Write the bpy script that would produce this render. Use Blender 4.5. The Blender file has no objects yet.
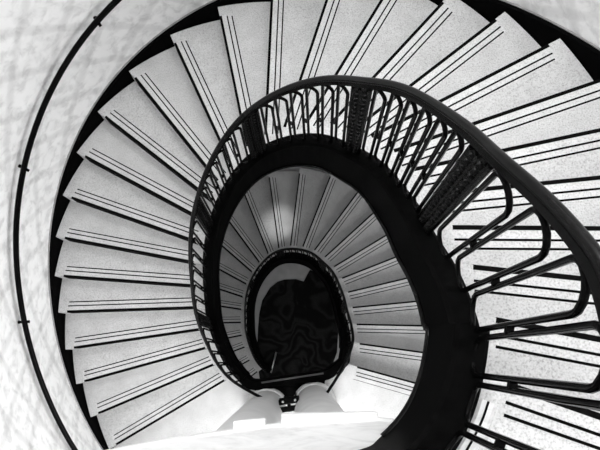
import bpy, math, random
from mathutils import Vector, Matrix
random.seed(4)
sc = bpy.context.scene
col = sc.collection

# ------------------------------------------------------------------ camera
F_PX, CAMX, CAMY, CAMZ, CA, CB, CY_ = 589.008, 0.12094, -0.26282, 5.96211, -0.0011, 0.21511, -0.01476
def _cam():
    c, s = math.cos(CY_), math.sin(CY_)
    Ry = Matrix(((c, s, 0), (-s, c, 0), (0, 0, 1)))
    c, s = math.cos(CB), math.sin(CB)
    Rp = Matrix(((1, 0, 0), (0, c, s), (0, -s, c)))
    c, s = math.cos(CA), math.sin(CA)
    Ra = Matrix(((c, 0, s), (0, 1, 0), (-s, 0, c)))
    V = Ra @ Rp @ Ry
    cam = bpy.data.cameras.new('camera')
    cam.sensor_width = 36.0
    cam.lens = F_PX / 600.0 * 36.0
    cam.clip_start = 0.05
    o = bpy.data.objects.new('camera', cam)
    col.objects.link(o)
    M = V.transposed().to_4x4()
    M.translation = Vector((CAMX, CAMY, CAMZ))
    o.matrix_world = M
    sc.camera = o
_cam()

# ------------------------------------------------------------------ world, lights, exposure
w = bpy.data.worlds.new('world'); sc.world = w; w.use_nodes = True
w.node_tree.nodes['Background'].inputs[0].default_value = (1, 1, 1, 1)
w.node_tree.nodes['Background'].inputs[1].default_value = 0.6
def area(name, loc, rot, sx, sy, power, shape='RECTANGLE'):
    l = bpy.data.lights.new(name, 'AREA'); l.shape = shape; l.size = sx; l.size_y = sy; l.energy = power
    o = bpy.data.objects.new(name, l); col.objects.link(o); o.location = loc; o.rotation_euler = rot
    return o
area('skylight', (-0.1, 0.3, 11.4), (0, 0, 0), 3.0, 3.2, 210, 'ELLIPSE')  # unseen overhead light, added to brighten the whole well
area('window_daylight_lower', (0.25, -2.02, 1.75), (math.radians(80), 0, math.radians(0)), 1.3, 1.7, 130)  # added out of view to brighten the middle landing
area('window_daylight_upper', (0.25, -2.02, 5.75), (math.radians(70), 0, math.radians(0)), 1.3, 1.7, 10)  # weak added fill for the near treads, source unseen
area('window_daylight_north', (0.15, 2.0, 5.4), (math.radians(-55), 0, 0), 1.5, 1.7, 130)  # unseen light added to darken the tread backs on the left
area('window_daylight_ground', (0.25, -2.02, -2.0), (math.radians(85), 0, 0), 1.2, 1.5, 20)  # fill added out of view to lift the lower flight
spot = bpy.data.lights.new('soffit_light', 'SPOT'); spot.energy = 300; spot.spot_size = math.radians(10); spot.spot_blend = 1.0; spot.shadow_soft_size = 0.05  # spot added to make the bright patch on the lower treads
so = bpy.data.objects.new('soffit_light', spot); col.objects.link(so); so.location = (-0.15, 1.50, 1.60)
vs = sc.view_settings
vs.view_transform = 'Standard'; vs.look = 'None'; vs.gamma = 1.0; vs.exposure = -0.48; vs.use_curve_mapping = False

# ------------------------------------------------------------------ materials
MATS = {}
def mat(name, base, rough=0.5, metal=0.0, build=None, spec=0.5, ior=1.5):
    m = bpy.data.materials.new(name); m.use_nodes = True
    b = m.node_tree.nodes['Principled BSDF']
    b.inputs['Base Color'].default_value = (base, base, base, 1)
    b.inputs['Roughness'].default_value = rough
    b.inputs['Metallic'].default_value = metal
    b.inputs['Specular IOR Level'].default_value = spec
    b.inputs['IOR'].default_value = ior
    if build: build(m.node_tree, b)
    MATS[name] = m
    return m
def nd(nt, t, **k):
    n = nt.nodes.new(t)
    for a, v in k.items(): setattr(n, a, v)
    return n
def ramp(nt, src, stops):
    r = nd(nt, 'ShaderNodeValToRGB')
    while len(r.color_ramp.elements) < len(stops): r.color_ramp.elements.new(0.5)
    for e, (p, v) in zip(r.color_ramp.elements, stops):
        e.position = p; e.color = (v, v, v, 1)
    nt.links.new(src, r.inputs[0]); return r
def noise(nt, vec, scale, detail=4, rough=0.5, dist=0.0):
    n = nd(nt, 'ShaderNodeTexNoise'); n.inputs['Scale'].default_value = scale; n.inputs['Detail'].default_value = detail
    n.inputs['Roughness'].default_value = rough; n.inputs['Distortion'].default_value = dist
    nt.links.new(vec, n.inputs['Vector']); return n
def mul(nt, a, b, fac=1.0):
    m = nd(nt, 'ShaderNodeMix', data_type='RGBA', blend_type='MULTIPLY'); m.inputs[0].default_value = fac
    nt.links.new(a, m.inputs[6]); nt.links.new(b, m.inputs[7]); return m.outputs[2]
def b_terrazzo(lo, hi):
    def f(nt, b):
        tc = nd(nt, 'ShaderNodeTexCoord').outputs['Object']
        a = ramp(nt, noise(nt, tc, 130, 2, .7).outputs[0], [(0.30, lo * .72), (0.46, (lo + hi) / 2), (0.62, hi)])
        c = ramp(nt, noise(nt, tc, 7, 5, .6).outputs[0], [(0.3, .84), (0.7, 1.0)])
        nt.links.new(mul(nt, a.outputs[0], c.outputs[0]), b.inputs['Base Color'])
        r = ramp(nt, noise(nt, tc, 5, 3).outputs[0], [(0.3, .34), (0.7, .5)])
        nt.links.new(r.outputs[0], b.inputs['Roughness'])
    return f
def b_marble(nt, b):
    tc = nd(nt, 'ShaderNodeTexCoord').outputs['Object']
    mp = nd(nt, 'ShaderNodeMapping'); mp.inputs['Scale'].default_value = (1.5, 7, 2); nt.links.new(tc, mp.inputs[0])
    a = ramp(nt, noise(nt, mp.outputs[0], 4, 6, .6, 1.2).outputs[0], [(0.32, .60), (0.5, .74), (0.6, .78)])
    nt.links.new(a.outputs[0], b.inputs['Base Color'])
def b_wallpaper(nt, b):
    uv = nd(nt, 'ShaderNodeUVMap'); uv.uv_map = 'UVMap'
    n1 = noise(nt, uv.outputs[0], 9, 3, .6)
    # warp the plaid a little
    vm = nd(nt, 'ShaderNodeVectorMath', operation='MULTIPLY_ADD')
    nt.links.new(n1.outputs['Color'], vm.inputs[0]); vm.inputs[1].default_value = (.07, .07, 0); nt.links.new(uv.outputs[0], vm.inputs[2])
    sp = nd(nt, 'ShaderNodeSeparateXYZ'); nt.links.new(vm.outputs[0], sp.inputs[0])
    outs = []
    dg = {}
    for ax, op in (('X', 'ADD'), ('Y', 'SUBTRACT')):
        q = nd(nt, 'ShaderNodeMath', operation=op); nt.links.new(sp.outputs['X'], q.inputs[0]); nt.links.new(sp.outputs['Y'], q.inputs[1]); dg[ax] = q.outputs[0]
    for ax, per in (('X', .44), ('Y', .44)):
        m = nd(nt, 'ShaderNodeMath', operation='PINGPONG'); nt.links.new(dg[ax], m.inputs[0]); m.inputs[1].default_value = per / 2
        outs.append(ramp(nt, m.outputs[0], [(0.0, .84), (0.03, .88), (0.055, 1.0)]))
    grid = mul(nt, outs[0].outputs[0], outs[1].outputs[0])
    m1 = ramp(nt, noise(nt, uv.outputs[0], 11, 3, .6, .4).outputs[0], [(0.36, .79), (0.47, .93), (0.56, 1.0)])
    m2 = ramp(nt, noise(nt, uv.outputs[0], 2.2, 4, .6).outputs[0], [(0.3, .92), (0.6, 1.0)])
    c = mul(nt, mul(nt, grid, m1.outputs[0]), m2.outputs[0])
    base = nd(nt, 'ShaderNodeRGB'); base.outputs[0].default_value = (.93, .93, .93, 1)
    nt.links.new(mul(nt, base.outputs[0], c), b.inputs['Base Color'])
def b_carpet(nt, b):
    tc = nd(nt, 'ShaderNodeTexCoord').outputs['Object']
    n1 = noise(nt, tc, 1.6, 2, .5)
    vm = nd(nt, 'ShaderNodeVectorMath', operation='MULTIPLY_ADD')
    nt.links.new(n1.outputs['Color'], vm.inputs[0]); vm.inputs[1].default_value = (1.3, 1.3, 0); nt.links.new(tc, vm.inputs[2])
    vo = nd(nt, 'ShaderNodeTexVoronoi'); vo.inputs['Scale'].default_value = 1.5; nt.links.new(vm.outputs[0], vo.inputs['Vector'])
    m = nd(nt, 'ShaderNodeMath', operation='PINGPONG'); nt.links.new(vo.outputs['Distance'], m.inputs[0]); m.inputs[1].default_value = .09
    r = ramp(nt, m.outputs[0], [(0.0, .020), (0.03, .015), (0.06, .005), (0.09, .004)])
    f = ramp(nt, noise(nt, tc, 60, 2).outputs[0], [(0.3, .6), (0.7, 1.0)])
    nt.links.new(mul(nt, r.outputs[0], f.outputs[0]), b.inputs['Base Color'])
def b_black(lo, hi, sc_=40):
    def f(nt, b):
        tc = nd(nt, 'ShaderNodeTexCoord').outputs['Object']
        a = ramp(nt, noise(nt, tc, sc_, 3).outputs[0], [(0.3, lo), (0.7, hi)])
        nt.links.new(a.outputs[0], b.inputs['Base Color'])
    return f
def b_bumpy(lo, hi):
    def f(nt, b):
        b_black(lo, hi)(nt, b)
        tc = nd(nt, 'ShaderNodeTexCoord').outputs['Object']
        bp = nd(nt, 'ShaderNodeBump'); bp.inputs['Strength'].default_value = .5; bp.inputs['Distance'].default_value = .004
        nt.links.new(noise(nt, tc, 120, 2).outputs[0], bp.inputs['Height']); nt.links.new(bp.outputs[0], b.inputs['Normal'])
    return f
TREAD = mat('terrazzo tread', .6, .4, build=b_terrazzo(.45, .62))
NOSE = mat('pale nosing stone', .75, .4, build=b_terrazzo(.50, .66))
LAND = mat('terrazzo landing', .7, .4, build=b_terrazzo(.56, .70))
MARBLE = mat('white marble', .7, .5, build=b_marble)
COLM = mat('column plaster', .7, .5, build=b_black(.66, .76, 5))
WALL = mat('wallpaper', .75, .7, build=b_wallpaper, spec=.2)
INLAY = mat('black inlay', .006, .7, build=b_black(.003, .006), spec=.5, ior=1.05)
PAINT = mat('black paint', .006, .4, build=b_black(.002, .004), spec=.5, ior=1.03)
IRON = mat('cast iron', .006, .16, build=b_black(.0015, .003), spec=.5, ior=1.12)
ORN = mat('ornamental iron', .006, .25, build=b_bumpy(.0015, .003), spec=.5, ior=1.16)
RAILM = mat('dark polished rail', .012, .18, build=b_black(.003, .006, 12), spec=.5, ior=1.16)
SKIRTM = mat('black skirting', .004, .6, build=b_black(.002, .003), spec=.5, ior=1.03)
EDGE = mat('grey skirting cap', .25, .5, build=b_black(.2, .28, 20))
SKIRTG = mat('dark grey moulding', .1, .5, build=b_black(.035, .05, 20))
GROUND = mat('grey stone floor', .4, .5, build=b_black(.36, .46, 6))
CARPET = mat('scroll carpet', .02, .9, build=b_carpet, spec=.1)
CEIL = mat('ceiling plaster', .8, .8, build=b_black(.76, .8, 5))
METAL = mat('pale metal', .6, .3, 1.0, build=b_black(.5, .62, 30))
GLOW_PANE = mat('window glass lit by day', .8, .3, build=b_black(.75, .85, 3))
_b = GLOW_PANE.node_tree.nodes['Principled BSDF']; _b.inputs['Emission Color'].default_value = (1, 1, 1, 1); _b.inputs['Emission Strength'].default_value = 2.0  # glow added to the unseen panes

# ------------------------------------------------------------------ mesh helpers
class MB:
    def __init__(s): s.v = []; s.f = []; s.uv = None
    def add(s, vs_, fs):
        n = len(s.v); s.v += [tuple(v) for v in vs_]; s.f += [tuple(n + i for i in f) for f in fs]
    def box(s, c, d, rz=0.0):
        cx, cy, cz = c; dx, dy, dz = [q / 2 for q in d]; co, si = math.cos(rz), math.sin(rz)
        vs_ = [(cx + x * co - y * si, cy + x * si + y * co, cz + z) for z in (-dz, dz) for x, y in ((-dx, -dy), (dx, -dy), (dx, dy), (-dx, dy))]
        s.add(vs_, [(3, 2, 1, 0), (4, 5, 6, 7), (0, 1, 5, 4), (1, 2, 6, 5), (2, 3, 7, 6), (3, 0, 4, 7)])
    def prism(s, top, bot):
        n = len(top)
        s.add(list(top) + list(bot), [tuple(range(n)), tuple(range(2 * n - 1, n - 1, -1))] + [(i, n + i, n + (i + 1) % n, (i + 1) % n) for i in range(n)])
    def tube(s, pts, r, n=8, closed=False, prof=None):
        pts = [Vector(p) for p in pts]; m = len(pts); k = n if prof is None else len(prof)
        rings = []
        for i, p in enumerate(pts):
            a = pts[(i - 1) % m] if (closed or i) else p
            b = pts[(i + 1) % m] if (closed or i < m - 1) else p
            t = (b - a).normalized()
            up = Vector((0, 0, 1))
            if abs(t.z) > .97 and prof is None: up = Vector((1, 0, 0))
            x = t.cross(up).normalized(); y = x.cross(t).normalized()
            if prof is None:
                if i and not (abs(t.z) > 2):
                    # parallel transport
                    x = (px - t * px.dot(t)).normalized(); y = x.cross(t).normalized()
                px = x
                rings.append([p + x * (r * math.cos(2 * math.pi * j / k)) + y * (r * math.sin(2 * math.pi * j / k)) for j in range(k)])
            else:
                rings.append([p + x * u + y * v for u, v in prof])
        base = len(s.v)
        for rg in rings: s.v += [tuple(q) for q in rg]
        for i in range(m if closed else m - 1):
            i2 = (i + 1) % m
            for j in range(k):
                j2 = (j + 1) % k
                s.f.append((base + i * k + j, base + i * k + j2, base + i2 * k + j2, base + i2 * k + j))
        if not closed:
            s.f.append(tuple(base + j for j in range(k))[::-1]); s.f.append(tuple(base + (m - 1) * k + j for j in range(k)))
    def lathe(s, c, prof, n=40):
        cx, cy = c; base = len(s.v); m = len(prof)
        for r, z in prof: s.v += [(cx + r * math.cos(2 * math.pi * j / n), cy + r * math.sin(2 * math.pi * j / n), z) for j in range(n)]
        for i in range(m - 1):
            for j in range(n):
                s.f.append((base + i * n + j, base + i * n + (j + 1) % n, base + (i + 1) * n + (j + 1) % n, base + (i + 1) * n + j))
        s.f.append(tuple(base + j for j in range(n))[::-1]); s.f.append(tuple(base + (m - 1) * n + j for j in range(n)))
    def build(s, name, m, parent=None, smooth=False, bevel=0.0):
        me = bpy.data.meshes.new(name); me.from_pydata(s.v, [], s.f); me.update()
        import bmesh
        bm = bmesh.new(); bm.from_mesh(me); bmesh.ops.recalc_face_normals(bm, faces=bm.faces); bm.to_mesh(me); bm.free()
        if smooth:
            for p in me.polygons: p.use_smooth = True
        o = bpy.data.objects.new(name, me); col.objects.link(o)
        me.materials.append(m)
        if parent is not None:
            o.parent = parent
            o.matrix_parent_inverse = Matrix.Translation(-Vector(parent_world(parent)))
        if bevel:
            b = o.modifiers.new('bevel', 'BEVEL'); b.width = bevel; b.segments = 2; b.limit_method = 'ANGLE'; b.angle_limit = .8
        return o
def parent_world(o):
    v = Vector(o.location)
    if o.parent is not None and o.type == 'EMPTY': v = v + parent_world(o.parent)
    elif o.parent is not None: return Vector((0, 0, 0))
    return v
def thing(name, loc, label, cat, group=None):
    o = bpy.data.objects.new(name, None); col.objects.link(o); o.location = loc; o.empty_display_size = .1
    tag(o, label, cat, group); return o
def tag(o, label=None, cat=None, group=None):
    if label: o['label'] = label
    if cat: o['category'] = cat
    if group: o['group'] = group
    return o
def struct(o): o['kind'] = 'structure'; return o

# ------------------------------------------------------------------ plan of the oval well
H = 0.165; HL = 0.17274; NU = 26; Z2 = NU * H
GZ = -23 * HL
CX, CY = -0.0218, 0.093
U = [(-1.5078, -1.3761, -0.4676, -0.6951), (-1.6734, -1.1054, -0.6166, -0.5097), (-1.8068, -0.8016, -0.6984, -0.3572), (-1.8965, -0.4999, -0.7504, -0.2054), (-1.9503, -0.1971, -0.7774, -0.0436), (-1.9703, 0.1156, -0.7801, 0.1377), (-1.9553, 0.4117, -0.7663, 0.3068), (-1.902, 0.7166, -0.7406, 0.4797), (-1.8013, 1.0288, -0.7052, 0.6243), (-1.6462, 1.3345, -0.645, 0.7752), (-1.44, 1.611, -0.565, 0.9015), (-1.1611, 1.8665, -0.4807, 0.9906), (-0.8158, 2.0694, -0.3662, 1.0697), (-0.4401, 2.1906, -0.2283, 1.1216), (-0.0428, 2.2266, -0.0929, 1.1371), (0.3738, 2.1685, 0.0357, 1.1228), (0.7381, 2.031, 0.1685, 1.0786), (1.0535, 1.8322, 0.3007, 1.0015), (1.307, 1.6002, 0.415, 0.9022), (1.5182, 1.3347, 0.4986, 0.8041), (1.688, 1.0449, 0.5848, 0.6693), (1.8096, 0.763, 0.6505, 0.5255), (1.8988, 0.4722, 0.6983, 0.3649), (1.9591, 0.1519, 0.7239, 0.1974), (1.9801, -0.1446, 0.731, 0.0176), (1.9676, -0.4256, 0.7226, -0.1747), (1.8978, -0.7931, 0.6953, -0.3624)]
L = [(1.9109, -0.7442, 0.6873, -0.3967), (1.974, -0.3524, 0.7234, -0.166), (1.9746, -0.0068, 0.7309, 0.0376), (1.9306, 0.3287, 0.7205, 0.2304), (1.8406, 0.6737, 0.685, 0.4189), (1.7068, 1.0067, 0.6207, 0.5971), (1.5201, 1.3319, 0.5327, 0.7557), (1.2672, 1.6419, 0.424, 0.8929), (0.9753, 1.8896, 0.2986, 1.0031), (0.5697, 2.1055, 0.1586, 1.083), (0.1446, 2.2127, -0.0001, 1.1296), (-0.2961, 2.214, -0.1599, 1.1334), (-0.7089, 2.1134, -0.3148, 1.0938), (-1.1043, 1.9072, -0.454, 1.0126), (-1.4104, 1.6433, -0.5695, 0.8957), (-1.6671, 1.2999, -0.6623, 0.7391), (-1.8334, 0.9449, -0.7213, 0.567), (-1.9288, 0.5913, -0.7548, 0.3954), (-1.9693, 0.2084, -0.7754, 0.2121), (-1.9516, -0.1867, -0.7813, 0.0256), (-1.8818, -0.5594, -0.7618, -0.1548), (-1.763, -0.914, -0.6978, -0.3587), (-1.5904, -1.2516, -0.5909, -0.548), (-1.3526, -1.5694, -0.4373, -0.7242)]
# the fitted nosing lines sit at the back of the inlaid strip on the right-hand side: bring them forward
for _k in range(13, 27):
    _a = Vector(U[_k][:2]); _b = Vector(U[_k][2:]); _d = (_b - _a).normalized(); _n = Vector((_d.y, -_d.x))
    if _n.dot(Vector(U[_k - 1][:2]) - _a) < 0: _n = -_n
    _f = min((_k - 12) / 7, 1); _fa, _fb = {23: (.020, .002), 24: (.014, .006)}.get(_k, (.010, .012)); _a += _n * (_fa * _f); _b += _n * (_fb * _f)
    U[_k] = (_a.x, _a.y, _b.x, _b.y)
def interp(x, xs, ys):
    if x <= xs[0]: return ys[0]
    if x >= xs[-1]: return ys[-1]
    for i in range(1, len(xs)):
        if x <= xs[i]:
            t = (x - xs[i - 1]) / (xs[i] - xs[i - 1]); return ys[i - 1] + t * (ys[i] - ys[i - 1])
def unwrap(a, lo=-1.3): 
    while a < lo: a += 2 * math.pi
    while a >= lo + 2 * math.pi: a -= 2 * math.pi
    return a
# inner string centre line, radius about (CX, CY)
_T = [-1.075, -.90, -.75, -.56, -.33, -.10, .05, .25, .50, .78, 1.0, 1.18, 1.4, 1.6, 1.75, 1.9, 2.1, 2.35, 2.6, 2.9, 3.2, 3.4, 3.6, 3.9, 4.127]
_R = [.778, .765, .738, .69, .642, .600, .582, .592, .620, .690, .745, .820, .877, .912, .918, .885, .832, .757, .688, .632, .625, .628, .642, .688, .715]
def smooth_interp(x, xs, ys):
    # Catmull-Rom
    if x <= xs[0]: return ys[0] + (x - xs[0]) * (ys[1] - ys[0]) / (xs[1] - xs[0])
    if x >= xs[-1]: return ys[-1] + (x - xs[-1]) * (ys[-1] - ys[-2]) / (xs[-1] - xs[-2])
    i = max(j for j in range(len(xs) - 1) if xs[j] <= x)
    h_ = xs[i + 1] - xs[i]; t = (x - xs[i]) / h_
    m0 = (ys[i + 1] - ys[max(i - 1, 0)]) / (xs[i + 1] - xs[max(i - 1, 0)]) * h_
    m1 = (ys[min(i + 2, len(xs) - 1)] - ys[i]) / (xs[min(i + 2, len(xs) - 1)] - xs[i]) * h_
    return (2 * t**3 - 3 * t * t + 1) * ys[i] + (t**3 - 2 * t * t + t) * m0 + (-2 * t**3 + 3 * t * t) * ys[i + 1] + (t**3 - t * t) * m1
def rs(th):
    return sum(smooth_interp(th + d, _T, _R) for d in (-.08, -.04, 0, .04, .08)) / 5
angU = [unwrap(math.atan2(u[3] - CY, u[2] - CX)) for u in U]           # decreasing with k
angL = [unwrap(math.atan2(u[3] - CY, u[2] - CX)) for u in L]           # increasing with j
def z_up(th):
    xs = angU[::-1]; ys = [k * H for k in range(27)][::-1]
    return sum(interp(th + d, xs, ys) for d in (-.1, -.05, 0, .05, .1)) / 5
def z_lo(th):
    ys = [-j * HL for j in range(24)]
    return sum(interp(th + d, angL, ys) for d in (-.1, -.05, 0, .05, .1)) / 5
def sp(th): r = rs(th); return Vector((CX + r * math.cos(th), CY + r * math.sin(th)))
# outer wall
RW = 2.09588; FO = [(2, -.05907, -.02475), (3, .00167, -.00329), (4, -.00069, -.0016)]
def rwall(t): return RW * (1 + sum(a * math.cos(m * t) + b * math.sin(m * t) for m, a, b in FO))
def wp(t, off=0.0): r = rwall(t) + off; return Vector((r * math.cos(t), r * math.sin(t)))
oangU = [unwrap(math.atan2(u[1], u[0]), -.7) for u in U]
oangL = [unwrap(math.atan2(u[1], u[0]), -.7) for u in L]
def zo_up(t):
    xs = oangU[::-1]; ys = [k * H for k in range(27)][::-1]
    return sum(interp(t + d, xs, ys) for d in (-.1, -.05, 0, .05, .1)) / 5
WOFF = 0.045
def V3(p, z): return Vector((p[0], p[1], z))
def lin(a, b, n): return [a + (b - a) * i / (n - 1) for i in range(n)]

# ------------------------------------------------------------------ room shell
def wall_mesh(z0, z1, th0=0, th1=2 * math.pi, n=144):
    me = bpy.data.meshes.new('wall_stairwell'); vs_ = []; fs = []; uvs = []
    ts = lin(th0, th1, n + 1); arc = [0]
    P = [wp(t, WOFF) for t in ts]
    for i in range(n): arc.append(arc[-1] + (P[i + 1] - P[i]).length)
    zs = lin(z0, z1, 14); m = len(zs)
    for z in zs:
        for p in P: vs_.append((p.x, p.y, z))
    for z in (z1, z0):
        for t in ts: q = wp(t, WOFF + .15); vs_.append((q.x, q.y, z))
    N = n + 1
    def q(a, b, c, d, uv): fs.append((a, b, c, d)); uvs.extend(uv)
    for k in range(m - 1):
        for i in range(n):
            q(k * N + i, (k + 1) * N + i, (k + 1) * N + i + 1, k * N + i + 1, [(arc[i], zs[k]), (arc[i], zs[k + 1]), (arc[i + 1], zs[k + 1]), (arc[i + 1], zs[k])])
    for k in (m - 1, m):
        for i in range(n): q(k * N + i, (k + 1) * N + i, (k + 1) * N + i + 1, k * N + i + 1, [(0, 0)] * 4)
    me.from_pydata(vs_, [], fs); uvl = me.uv_layers.new(name='UVMap')
    for i, c in enumerate(uvs): uvl.data[i].uv = c
    me.materials.append(WALL); me.update()
    for p in me.polygons: p.use_smooth = True
    o = bpy.data.objects.new('wall_stairwell', me); col.objects.link(o); return struct(o)
wall_mesh(GZ - .2, 11.6)
mb = MB()
mb.prism([V3(wp(t, WOFF + .15), 11.75) for t in lin(0, 2 * math.pi, 73)[:-1]], [V3(wp(t, WOFF + .15), 11.6) for t in lin(0, 2 * math.pi, 73)[:-1]])
struct(mb.build('ceiling', CEIL))
mb = MB()
mb.prism([V3(wp(t, WOFF + .15), GZ) for t in lin(0, 2 * math.pi, 73)[:-1]], [V3(wp(t, WOFF + .15), GZ - .2) for t in lin(0, 2 * math.pi, 73)[:-1]])
struct(mb.build('floor', GROUND))

# landing slabs -----------------------------------------------------
TILT = 0.133
def edge_y(x, y0): return y0 + TILT * x
def string_landing(level):
    # centre line of the string along the landing, from the right-hand flight round to the left
    if level == 1:
        pts = [sp(th) for th in lin(-.45, -.66, 4)] + [Vector((.46, -.41)), Vector((.40, -.455)), Vector((.32, -.478)), Vector((.2, -.492)), Vector((0, -.516)), Vector((-.2, -.543)), Vector((-.32, -.552)), Vector((-.40, -.53))] + [sp(th) for th in lin(4.0, 3.85, 3)]
    else:
        pts = [sp(th) for th in lin(-.45, -1.075, 9)] + [Vector((.24, -.62)), Vector((.12, -.655)), Vector((-.05, -.685)), Vector((-.6, -.76)), Vector((-1.2, -.84)), Vector((-1.93, -.935))]
    return pts
def catmull(pts, sub=6):
    out = []
    for i in range(len(pts) - 1):
        p0 = pts[max(i - 1, 0)]; p1 = pts[i]; p2 = pts[i + 1]; p3 = pts[min(i + 2, len(pts) - 1)]
        for j in range(sub):
            t = j / sub
            out.append(.5 * ((2 * p1) + (p2 - p0) * t + (2 * p0 - 5 * p1 + 4 * p2 - p3) * t * t + (3 * p1 - p0 - 3 * p2 + p3) * t**3))
    out.append(pts[-1]); return out
def ray_to_string(o, i):
    # from outer point through inner point on to the string centre line
    o = Vector(o); d = (Vector(i) - o); L_ = d.length; d.normalize(); t = L_ * .6
    while t < L_ * 1.5:
        p = o + d * t; q = p - Vector((CX, CY))
        if q.length <= rs(unwrap(math.atan2(q.y, q.x))): return p
        t += .004
    return o + d * L_
def ang_c(p): return unwrap(math.atan2(p[1] - CY, p[0] - CX))
# landing 1
i0 = ray_to_string(L[0][:2], L[0][2:]); i1 = ray_to_string(U[1][:2], U[1][2:])
outer = [wp(t, .03) for t in lin(oangU[1] - 0.0, oangL[0] + 2 * math.pi, 40)]   # from left flight round the bottom to the right
innerl = [sp(th) for th in lin(ang_c(i0), -.66, 4)] + [p for p in catmull(string_landing(1)[4:12], 4)] + [sp(th) for th in lin(4.0, ang_c(i1), 4)]
poly = outer + innerl
mb = MB(); mb.prism([V3(p, 0) for p in poly], [V3(p, -.28) for p in poly])
land1 = struct(mb.build('floor_middle_landing', LAND))
# landing 2
i26 = ray_to_string(U[26][:2], U[26][2:])
sl2 = catmull(string_landing(2), 5)
t_end = math.atan2(-.95, -1.95) 
outer = [wp(t, .03) for t in lin(t_end, oangU[26], 36)]
innerl = [sp(th) for th in lin(ang_c(i26), -1.075, 8)] + catmull(string_landing(2)[8:], 5)[1:]
poly = outer + innerl
mb = MB(); mb.prism([V3(p, Z2) for p in poly], [V3(p, Z2 - .29) for p in poly])
land2 = struct(mb.build('floor_upper_landing', LAND))

# added windows, out of view, framing the fill lights ---------------------------------------------------------------
def window_added(idx, zc, ytop=-2.13, x0=.25):
    mb = MB()
    for dx in (-.72, .72): mb.box((x0 + dx, ytop, zc), (.08, .1, 1.96))
    for dz in (-.94, .94): mb.box((x0, ytop, zc + dz), (1.52, .1, .08))
    mb.box((x0, ytop, zc), (.04, .06, 1.8)); mb.box((x0, ytop, zc + .2), (1.36, .06, .04))
    f = struct(mb.build('window_%d' % idx, COLM, bevel=.006))
    g = MB(); g.box((x0, ytop + math.copysign(.03, ytop), zc), (1.38, .015, 1.82)); g.build('pane', GLOW_PANE, f)
window_added(1, 1.75); window_added(2, 5.75); window_added(3, 5.4, 2.2, .15); window_added(4, -2.0)

# ------------------------------------------------------------------ flights
def step_poly(a, b, outer_a, outer_b, zt, zb0, zb1, over):
    """a/b: (ox, oy, ix, iy) of this nosing and of the riser behind it (uphill)."""
    ia = ray_to_string(a[:2], a[2:]); ib = ray_to_string(b[:2], b[2:])
    oa, ob = outer_a, outer_b
    n = 7
    tin = lin(ang_c(ib), ang_c(ia), n)
    out_pts = [wp(t, 0.0) for t in lin(oa, ob, n)]
    in_pts = [sp(t) for t in tin]
    # nosing overhang
    d = (Vector(a[2:]) - Vector(a[:2])).normalized(); nrm = Vector((d.y, -d.x))
    mid = (Vector(b[:2]) + Vector(b[2:])) / 2 - (Vector(a[:2]) + Vector(a[2:])) / 2
    if nrm.dot(mid) > 0: nrm = -nrm
    return out_pts, in_pts, nrm
def make_flight(tbl, oang, zf, root, tread_m):
    """tbl goes uphill: tbl[k] nosing of tread k (k>=1); the last entry is the landing edge."""
    for k in range(1, len(tbl)):
        last = k == len(tbl) - 1
        a = tbl[k]; zt = zf(k)
        rise = zf(1) - zf(0)
        if not last:
            b = tbl[k + 1]
            op, ip, nrm = step_poly(a, b, oang[k], oang[k + 1], zt, 0, 0, .02)
            # small overlap under the next riser
            pl = op + ip
            frac = [i / (len(op) - 1) for i in range(len(op))]; frac = frac + frac[::-1]
            zb = [zt - .30 + rise * f_ for f_ in frac]
            mb = MB(); mb.prism([V3(p, zt) for p in pl], [V3(p, z) for p, z in zip(pl, zb)])
            tr = mb.build('stair_tread', tread_m, root)
        else:
            ia = ray_to_string(a[:2], a[2:]); d = (Vector(a[2:]) - Vector(a[:2])).normalized(); nrm = Vector((d.y, -d.x))
            pb = tbl[k - 1]; mid = (Vector(pb[:2]) - Vector(a[:2]))
            if nrm.dot(mid) < 0: nrm = -nrm
            tr = None
        # nosing strip and two grooves
        A = Vector(a[:2]); B = ray_to_string(a[:2], a[2:]); d = (B - A).normalized(); Ln = (B - A).length
        s0 = .075; s1 = Ln - .145
        mb = MB()
        def strip(o0, o1, z0, z1, e0=0.0, e1=0.0):
            c = [A + d * (s0 + e0) + nrm * o0, A + d * (s1 - e1) + nrm * o0, A + d * (s1 - e1) + nrm * o1, A + d * (s0 + e0) + nrm * o1]
            mb.prism([V3(p, z1) for p in c], [V3(p, z0) for p in c])
        strip(.002, -.016, zt - .125, zt + .0015)
        strip(-.049, -.058, zt - .004, zt + .0012, .008, .004)
        strip(-.083, -.092, zt - .004, zt + .0012, .016, .008)
        ms = mb; mb = MB(); strip(-.016, -.0975, zt - .004, zt + .0006, 0, -.01)
        mb.build('nosing_stone', NOSE, tr if tr is not None else root); mb = ms
        inl = mb.build('nosing_strip', INLAY, tr if tr is not None else root)
        if tr is not None: inl['label'] = 'black inlaid strip and grooves'
# upper flight
up = thing('staircase', (0, 0, 0), 'pale terrazzo curved upper flight of stairs winding down to the landing with the white columns', 'staircase')
make_flight(U, oangU, lambda k: k * H, up, TREAD)
lo = thing('staircase', (0, 0, GZ), 'shadowed lower flight of the curved staircase, seen through the oval well below the middle landing', 'staircase')
Lr = L[::-1]; oLr = oangL[::-1]
make_flight(Lr, oLr, lambda k: GZ + k * HL, lo, TREAD)

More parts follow.
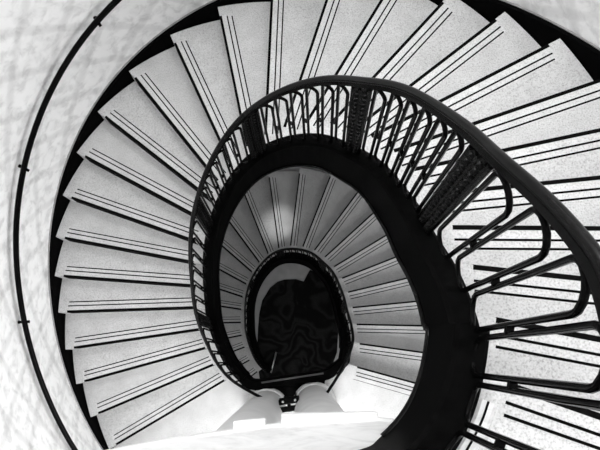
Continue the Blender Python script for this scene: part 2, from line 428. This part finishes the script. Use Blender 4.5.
def ribbon(pts, zt, zb, half, name, m, parent, cap=None):
    """solid string of given half thickness following pts (plan), top/bottom z lists"""
    n = len(pts); mb = MB(); nr = []
    for i in range(n):
        t = (pts[min(i + 1, n - 1)] - pts[max(i - 1, 0)]).normalized(); nr.append(Vector((-t.y, t.x)))
    base = []
    for i in range(n):
        hw = half if not callable(half) else half(i)
        a = pts[i] + nr[i] * hw; b = pts[i] - nr[i] * hw
        r = .012
        a2 = pts[i] + nr[i] * (hw - r); b2 = pts[i] - nr[i] * (hw - r)
        base += [V3(a, zb[i]), V3(a, zt[i] - r), V3(a2, zt[i]), V3(b2, zt[i]), V3(b, zt[i] - r), V3(b, zb[i])]
    fs = []
    for i in range(n - 1):
        for j in range(6): fs.append((i * 6 + j, i * 6 + (j + 1) % 6, (i + 1) * 6 + (j + 1) % 6, (i + 1) * 6 + j))
    fs.append(tuple(range(6))); fs.append(tuple((n - 1) * 6 + j for j in range(6)))
    mb.add(base, fs); return mb.build(name, m, parent)
ST = .10; SB = -.27
# upper string from landing 1 (theta 4.12) up to landing 2 and along it
ths = lin(4.10, -.45, 120)
ribbon([sp(t) for t in ths], [z_up(t) + ST for t in ths], [z_up(t) + SB for t in ths], .043, 'string_board', PAINT, up)
pl2 = catmull(string_landing(2), 6)
ribbon(pl2, [Z2 + ST] * len(pl2), [Z2 + SB] * len(pl2), .047, 'string_board', PAINT, up)
# lower string
ths = lin(-.45, 4.2, 120)
ribbon([sp(t) for t in ths], [z_lo(t) + ST for t in ths], [z_lo(t) + SB for t in ths], .043, 'string_board', PAINT, lo)
pl1 = catmull(string_landing(1), 5)
ribbon(pl1, [ST] * len(pl1), [SB] * len(pl1), .047, 'string_board', PAINT, lo)
# thin bead mouldings under the string boards
mb = MB(); ths = lin(4.10, -1.0, 130)
def inner_side(t, off): r = rs(t) - off; return Vector((CX + r * math.cos(t), CY + r * math.sin(t)))
mb.tube([V3(inner_side(t, .047), (z_up(t) if t > -.45 else Z2) + SB + .03) for t in ths], .012, 6)
mb.build('bead_moulding', RAILM, up, smooth=True)
mb = MB(); mb.tube([V3(inner_side(t, .047), z_lo(t) + SB + .03) for t in lin(-.5, 4.0, 110)], .012, 6)
mb.build('bead_moulding', RAILM, lo, smooth=True)

# skirting along the wall
mb = MB(); ts = lin(oangU[0] + .15, oangU[26], 110)
top = [zo_up(t) + .03 for t in ts]; bot = [zo_up(t) - .33 for t in ts]
mb2 = MB()
base = []
for t, zt, zb in zip(ts, top, bot):
    a = wp(t, .012); b = wp(t, WOFF + .002); base += [V3(a, zb), V3(a, zt), V3(b, zt), V3(b, zb)]
fs = []
for i in range(len(ts) - 1):
    for j in range(4): fs.append((i * 4 + j, i * 4 + (j + 1) % 4, (i + 1) * 4 + (j + 1) % 4, (i + 1) * 4 + j))
fs += [(0, 1, 2, 3), tuple(len(ts) * 4 - 4 + j for j in range(4))]
mb.add(base, fs)
sk = struct(mb.build('baseboard_upper_flight', SKIRTM))
mb = MB(); mb.tube([V3(wp(t, WOFF - .006), zo_up(t) + .034) for t in ts], .006, 6)
cap = mb.build('cap_moulding', EDGE, sk, smooth=True)
ts = lin(oangU[26], oangU[0] + .15 - 2 * math.pi, 50)
mb = MB()
base = []
for t in ts:
    a = wp(t, .012); b = wp(t, WOFF + .002); base += [V3(a, Z2), V3(a, Z2 + .12), V3(b, Z2 + .12), V3(b, Z2)]
ts2 = ts[:31]
fs = []
for i in range(len(ts2) - 1):
    for j in range(4): fs.append((i * 4 + j, i * 4 + (j + 1) % 4, (i + 1) * 4 + (j + 1) % 4, (i + 1) * 4 + j))
mb.add(base[:len(ts2) * 4], fs)
struct(mb.build('baseboard_upper_landing', SKIRTM))

# ------------------------------------------------------------------ wall handrail
wr = thing('wall_handrail', (wp(2.4, -.03).x, wp(2.4, -.03).y, 0), 'long black tubular handrail curving along the patterned wall beside the upper flight', 'handrail')
mb = MB(); mb.tube([V3(wp(t, -.025), zo_up(t) + .74) for t in lin(oangU[0] + .12, oangU[26] - .1, 120)], 0.020, 12)
mb.build('rail', IRON, wr, smooth=True)
for t in (4.02, 3.141, 2.62, 2.13, 1.64, 1.15, .66, .17):
    z = zo_up(t) + .74; a = wp(t, -.025); b = wp(t, WOFF - .002)
    mb = MB(); mb.tube([V3(b, z - .05), V3((a + b) / 2, z - .055), V3(a, z - .045), V3(a, z - .015)], .010, 8)
    q = (b - a).normalized(); mb.tube([V3(b - q * .008, z - .05), V3(b, z - .05)], .013, 12)
    d = Vector((-q.y, q.x)); mb.box((wp(t, -.05).x, wp(t, -.05).y, z - .012), (.016, .02, .016), math.atan2(q.y, q.x))
    mb.build('bracket', IRON, wr, smooth=False)

# ------------------------------------------------------------------ balustrades
class Path:
    """arc-length parametrised plan curve with a height"""
    def __init__(s, pts):   # list of (Vector2, z)
        s.p = [q[0] for q in pts]; s.z = [q[1] for q in pts]; s.s = [0]
        for i in range(1, len(pts)): s.s.append(s.s[-1] + (s.p[i] - s.p[i - 1]).length)
        s.L = s.s[-1]
    def lean(s, d, v):
        a, _ = s.at(d - .01); b, _ = s.at(d + .01); t = (b - a).normalized(); p, z = s.at(d)
        th = unwrap(math.atan2(p.y - CY, p.x - CX)); k = (.024 + .038 * math.exp(-((th - 1.6) / .7) ** 2)) * (1 - min(max(v / .86, 0), 1)) * s.side
        return V3(p + Vector((t.y, -t.x)) * k, z + v)
    side = 1
    def at(s, d):
        d = max(min(d, s.L), 0); lo_, hi_ = 0, len(s.s) - 1
        while hi_ - lo_ > 1:
            m = (lo_ + hi_) // 2
            if s.s[m] <= d: lo_ = m
            else: hi_ = m
        t = (d - s.s[lo_]) / max(s.s[hi_] - s.s[lo_], 1e-9)
        return s.p[lo_].lerp(s.p[hi_], t), s.z[lo_] + t * (s.z[hi_] - s.z[lo_])
def nearest(path, q):
    return min(zip(path.p, path.s), key=lambda a: (a[0] - Vector(q)).length)[1]
def loop_mesh(path, s0, w, v0, v1, r, nseg=7, tn=7):
    pts = []; cr = w
    zc = path.at(s0)[1]; slope = abs(path.at(s0 + w)[1] - path.at(s0 - w)[1]) / (2 * w)
    v0 = v0 + slope * w * .75; v1 = v1 - slope * w * .75
    for (cu, cv, a0) in ((0, v1 - cr, 0), (0, v0 + cr, math.pi)):
        for i in range(nseg + 1):
            a = a0 + math.pi * i / nseg
            pts.append((cu + w * math.cos(a), cv + cr * math.sin(a)))
    full = []
    for i, (u, v) in enumerate(pts):
        full.append((u, v)); u2, v2 = pts[(i + 1) % len(pts)]
        if abs(v2 - v) > .2:
            for t in (.25, .5, .75): full.append((u + (u2 - u) * t, v + (v2 - v) * t))
    P = []
    for u, v in full:
        q = path.lean(s0 + u, v); P.append(Vector((q.x, q.y, zc + v)))
    mb = MB(); mb.tube(P, r, tn, closed=True); return mb
def panel_mb(path, s0, w, v0, v1):
    mb = MB()
    for u in (-w, w):
        mb.tube([path.lean(s0 + u, v0 - .02), path.lean(s0 + u, v1 + .01)], .009, 6)
    n = 17; dv = (v1 - v0) / n
    for i in range(n):
        for c in (-.5, .5):
            v = v0 + (i + .5) * dv; uc = c * w * .98
            ring = [path.lean(s0 + uc + .0175 * math.cos(2 * math.pi * j / 9), v + .024 * math.sin(2 * math.pi * j / 9)) for j in range(9)]
            mb.tube(ring, .0072, 5, closed=True)
            p = path.lean(s0 + uc, v); z = p.z
            mb.lathe((p.x, p.y), [(.001, z - .013), (.013, z - .006), (.015, z), (.013, z + .006), (.001, z + .013)], 6)
    mb.tube([path.lean(s0, v0), path.lean(s0, v1)], .008, 6)
    return mb
RPROF = [(.0125 * math.cos(a) * (1 if math.sin(a) > -.2 else .85), (.015 * math.sin(a))) for a in lin(0, 2 * math.pi, 15)[:-1]]
def anchors(path, pts, sgn):
    a = [nearest(path, q) for q in pts]
    if sgn < 0:
        pre = [a[0] - .80 - .72 * i for i in range(4)][::-1]
        pre = [q for q in pre if q > -.8]
    else: pre = [a[0] - .72]
    post = [a[-1] + .70, a[-1] + 1.4]
    lst = pre + a + post
    return lst, [6] * (len(lst) - 1)
def balustrade(name, label, path, anchor, rail_pts, parts_from, parts_to, anchor_list, counts, tn=7):
    root = thing(name, V3(path.at(anchor)[0], path.at(anchor)[1]), label, 'balustrade')
    mb = MB(); mb.tube([V3(p, z) for p, z in rail_pts], 0, prof=RPROF); mb.build('handrail', RAILM, root, smooth=True)
    mb = MB(); mb.tube([V3(p, z - .034) for p, z in rail_pts], 0, prof=[(-.008, -.008), (.008, -.008), (.008, .022), (-.008, .022)]); mb.build('rail_strip', IRON, root)
    v0, v1 = ST + .018, .885
    pw = .042
    for i, sc_ in enumerate(anchor_list):
        if parts_from + .05 <= sc_ <= parts_to - .05:
            panel_mb(path, sc_, pw, ST, .86).build('ornamental_panel', ORN, root)
        if i + 1 == len(anchor_list): break
        a = sc_ + pw + .022; b = anchor_list[i + 1] - pw - .022
        n = counts[i]; gap = .022; ww = ((b - a) - gap * (n - 1)) / n
        for j in range(n):
            s_ = a + ww / 2 + j * (ww + gap)
            if not (parts_from + .04 <= s_ <= parts_to - .04): continue
            lp = loop_mesh(path, s_, ww / 2, v0, v1, .0078, tn=tn)
            lb = lp.build('baluster_loop', IRON, root, smooth=True)
            if j < n - 1:
                p = path.lean(s_ + ww / 2 + gap / 2, .44); q = path.lean(s_ + ww / 2 + gap / 2 + .01, .44); t = (q - p).normalized()
                c = MB(); c.box((p.x, p.y, p.z), (.016, .017, .016), math.atan2(t.y, t.x)); c.build('collar', IRON, lb)
    return root
# upper path goes downhill from the upper landing to the middle landing, centred slightly inside the string
def hr(th): r = rs(th) - .008 - .056 * math.exp(-((th - 1.6) / .7) ** 2); return Vector((CX + r * math.cos(th), CY + r * math.sin(th)))
pts = [(p, Z2) for p in pl2[::-1][:-1] if True]
# keep only the landing run plus the flight
flight = [(hr(t), z_up(t)) for t in lin(-.45, 4.10, 220)]
land_run = [(p, Z2) for p in catmull(string_landing(2)[3:], 6)[::-1]]
land_run = [q for q in land_run]
tail = [(Vector((-.36, -.545)), 0.0), (Vector((-.27, -.585)), 0.0), (Vector((-.205, -.612)), 0.0)]
allp = land_run[:-1] + [q for q in flight if math.atan2(q[0].y - CY, q[0].x - CX) > -.43 or q[0].x < 0] + tail
pathU = Path(allp); pathU.side = 1
aU = nearest(pathU, (.60, .18))
rail = [(p, z + .93) for p, z in zip(pathU.p, pathU.z)]
def smooth_rail(pts, it=4):
    P = [Vector((p.x, p.y, z)) for p, z in pts]
    for _ in range(it): P = [P[0]] + [(P[i - 1] + P[i] * 2 + P[i + 1]) / 4 for i in range(1, len(P) - 1)] + [P[-1]]
    return [(Vector((p.x, p.y)), p.z) for p in P]
s_land = nearest(pathU, (-.36, -.545))
balustrade('balustrade', 'black iron looped balustrade with ornamental panels and wide handrail along the upper flight', pathU, aU, smooth_rail(rail, 8), .1, s_land,
           *anchors(pathU, [(.605, .18), (.421, .742), (-.125, 1.045), (-.575, .685), (-.695, -.005)], -1))
# lower path
flightL = [(hr(t), z_lo(t)) for t in lin(-.45, 4.15, 200)]
head = [(Vector((.334, -.580)), 0.0), (Vector((.40, -.495)), 0.0), (Vector((.455, -.425)), 0.0), (Vector((.51, -.35)), 0.0)]
pathL = Path(head + flightL)
aL = nearest(pathL, (.60, .18))
balustrade('balustrade', 'black iron balustrade lining the lower flight around the dark oval opening', pathL, aL, smooth_rail([(p, z + .93) for p, z in zip(pathL.p, pathL.z)], 5), .08, pathL.L, *anchors(pathL, [(.605, .18), (.421, .742), (-.125, 1.045), (-.575, .685), (-.695, -.005)], 1), tn=5)

# ------------------------------------------------------------------ columns on the middle landing
def column(cx, cy, label):
    root = thing('column', (cx, cy, 0), label, 'column')
    b = MB(); b.lathe((cx, cy), [(.195, 0), (.208, .004), (.214, .02), (.217, .04), (.214, .062), (.207, .075), (.196, .08), (.196, .095), (.204, .105), (.206, .12), (.20, .134), (.19, .14)], 48)
    b.build('base', COLM, root, smooth=True)
    s_ = MB(); s_.lathe((cx, cy), [(.188, .14), (.187, .17), (.186, .22), (.187, 1.2), (.186, 2.4), (.175, 3.6), (.165, 3.75)], 48)
    s_.build('shaft', COLM, root, smooth=True)
    c = MB(); c.lathe((cx, cy), [(.165, 3.75), (.175, 3.77), (.165, 3.79), (.165, 3.84), (.185, 3.87), (.19, 3.90)], 48)
    c.box((cx, cy, 3.915), (.40, .40, .05), math.atan(TILT)); c.build('capital', COLM, root, smooth=False)
column(-.21, -.79, 'round white column on the middle landing, the left of the pair below the ledge')
column(.248, -.745, 'round white column on the middle landing, the right of the pair below the ledge')
# short guard rail between the columns
gr = thing('guard_rail', (.02, -.66, 0), 'short black iron guard rail bridging the gap between the two white columns', 'railing')
for y, z, hh in ((-.64, .95, .03), (-.70, .95, .022), (-.64, .78, .02)):
    mb = MB(); mb.box((.02, y, z), (.17, .045, hh), math.atan(TILT)); mb.build('rail', IRON, gr, bevel=.006)
mb = MB(); mb.box((.02, -.67, .93), (.03, .11, .02), math.atan(TILT)); mb.build('connector_plate', IRON, gr)
for x in (-.03, .07):
    mb = MB(); mb.tube([(x, -.645 + TILT * x, 0), (x, -.645 + TILT * x, .94)], .011, 8); mb.build('baluster', IRON, gr, smooth=True)
    mb = MB(); mb.lathe((x, -.64 + TILT * x), [(.004, .964), (.011, .966), (.010, .974), (.003, .978)], 10); mb.build('bolt', METAL, gr, smooth=True)
# black kerb between string and columns + grey edge moulding
mb = MB()
k_ = [(-.33, -.60), (.36, -.51), (.33, -.62), (.05, -.70), (-.02, -.71), (-.30, -.70)]
mb.prism([(a, b, .05) for a, b in k_], [(a, b, 0) for a, b in k_])
struct(mb.build('trim_1', PAINT))
mb = MB(); mb.tube([V3((x, edge_y(x, -.496)), ST - .004) for x in lin(-.26, .34, 8)], 0, prof=[(-.008, -.008), (.008, -.008), (.008, .008), (-.008, .008)])
struct(mb.build('trim_2', SKIRTG))

# ------------------------------------------------------------------ marble ledge under the upper landing
def quad_slab(x0, x1, y0f, y1f, zt, zb, name, tilt=.09, m=MARBLE):
    mb = MB(); c = [(x0, y0f + tilt * x0), (x1, y0f + tilt * x1), (x1, y1f + tilt * x1), (x0, y1f + tilt * x0)]
    mb.prism([(a, b, zt) for a, b in c], [(a, b, zb) for a, b in c]); return struct(mb.build(name, m, bevel=.008))
mb = MB()
fr = [(-1.9, -.80), (-1.0, -.64), (-.36, -.531), (-.233, -.513), (-.1, -.497), (.005, -.485), (.06, -.480), (.37, -.468), (.44, -.477), (.50, -.50)]
bk = [(.50, -.62), (-.2, -.80), (-1.9, -1.0)]
mb.prism([(a, b, 4.0) for a, b in fr + bk], [(a, b, 3.94) for a, b in fr + bk])
struct(mb.build('trim_3', MARBLE, bevel=.008))
for i, (x0, x1, yf) in enumerate(((-.10, .005, -.466), (.055, .368, -.456))):
    mb = MB(); c = [(x0, yf + TILT * .5 * x0), (x1, yf + TILT * .1 * x1), (x1, -.60), (x0, -.60)]
    mb.prism([(a, b, 3.975) for a, b in c], [(a, b, 3.93) for a, b in c]); struct(mb.build('trim_%d' % (4 + i), MARBLE, bevel=.004))
# kerb strip beside the string at the head of the stairs
mb = MB(); c = [Vector((.635, -.405)), Vector((.60, -.385)), Vector((.50, -.535)), Vector((.535, -.56))]
kp = catmull([Vector((.622, -.395)), Vector((.597, -.45)), Vector((.552, -.52)), Vector((.485, -.60))], 4)
kb = ribbon(kp, [Z2 + .03] * len(kp), [Z2 - .01] * len(kp), .028, 'trim_6', MARBLE, None); struct(kb)
mb = MB(); mb.tube([V3(p, Z2 + .031) for p in kp], 0, prof=[(-.003, -.002), (.003, -.002), (.003, .001), (-.003, .001)])
mb.build('groove', INLAY, kb)

# ------------------------------------------------------------------ ground floor: carpet and rod
rug = [(-.58, .16), (-.56, .40), (-.51, .62), (-.38, .83), (-.25, .93), (-.14, .965), (.06, .97), (.19, .93), (.30, 1.13), (.47, 1.02), (.62, .84), (.72, .58), (.76, .2), (.72, -.25), (.6, -.55), (.2, -.60), (-.55, -.69), (-.60, -.3)]
mb = MB(); mb.prism([(a, b, GZ + .012) for a, b in rug], [(a, b, GZ) for a, b in rug])
tag(mb.build('carpet', CARPET), 'very dark scroll-patterned carpet on the ground floor at the bottom of the oval well', 'carpet')
mb = MB(); mb.tube([(-.28, -.23, GZ + .03), (-.37, -.56, GZ + .03)], .014, 8)
tag(mb.build('metal_rod', METAL, smooth=True), 'thin pale metal rod lying on the dark carpet near the left column', 'rod')
# made-up lamp body, added around the spot under the upper flight
mb = MB(); mb.lathe((-.15, 1.50), [(.05, 1.80), (.055, 1.78), (.055, 1.66), (.045, 1.64)], 20)
tag(mb.build('soffit_lamp', METAL, smooth=True), 'small round lamp fixed under the upper flight, above the bright spot on the lower treads', 'lamp')

# fine joint across the middle landing, parallel to its nosing
mb = MB(); mb.tube([(.63, -.513, .0008), (1.5, -.772, .0008)], 0, prof=[(-.002, -.0005), (.002, -.0005), (.002, .0006), (-.002, .0006)])
mb.build('joint', INLAY, land1)
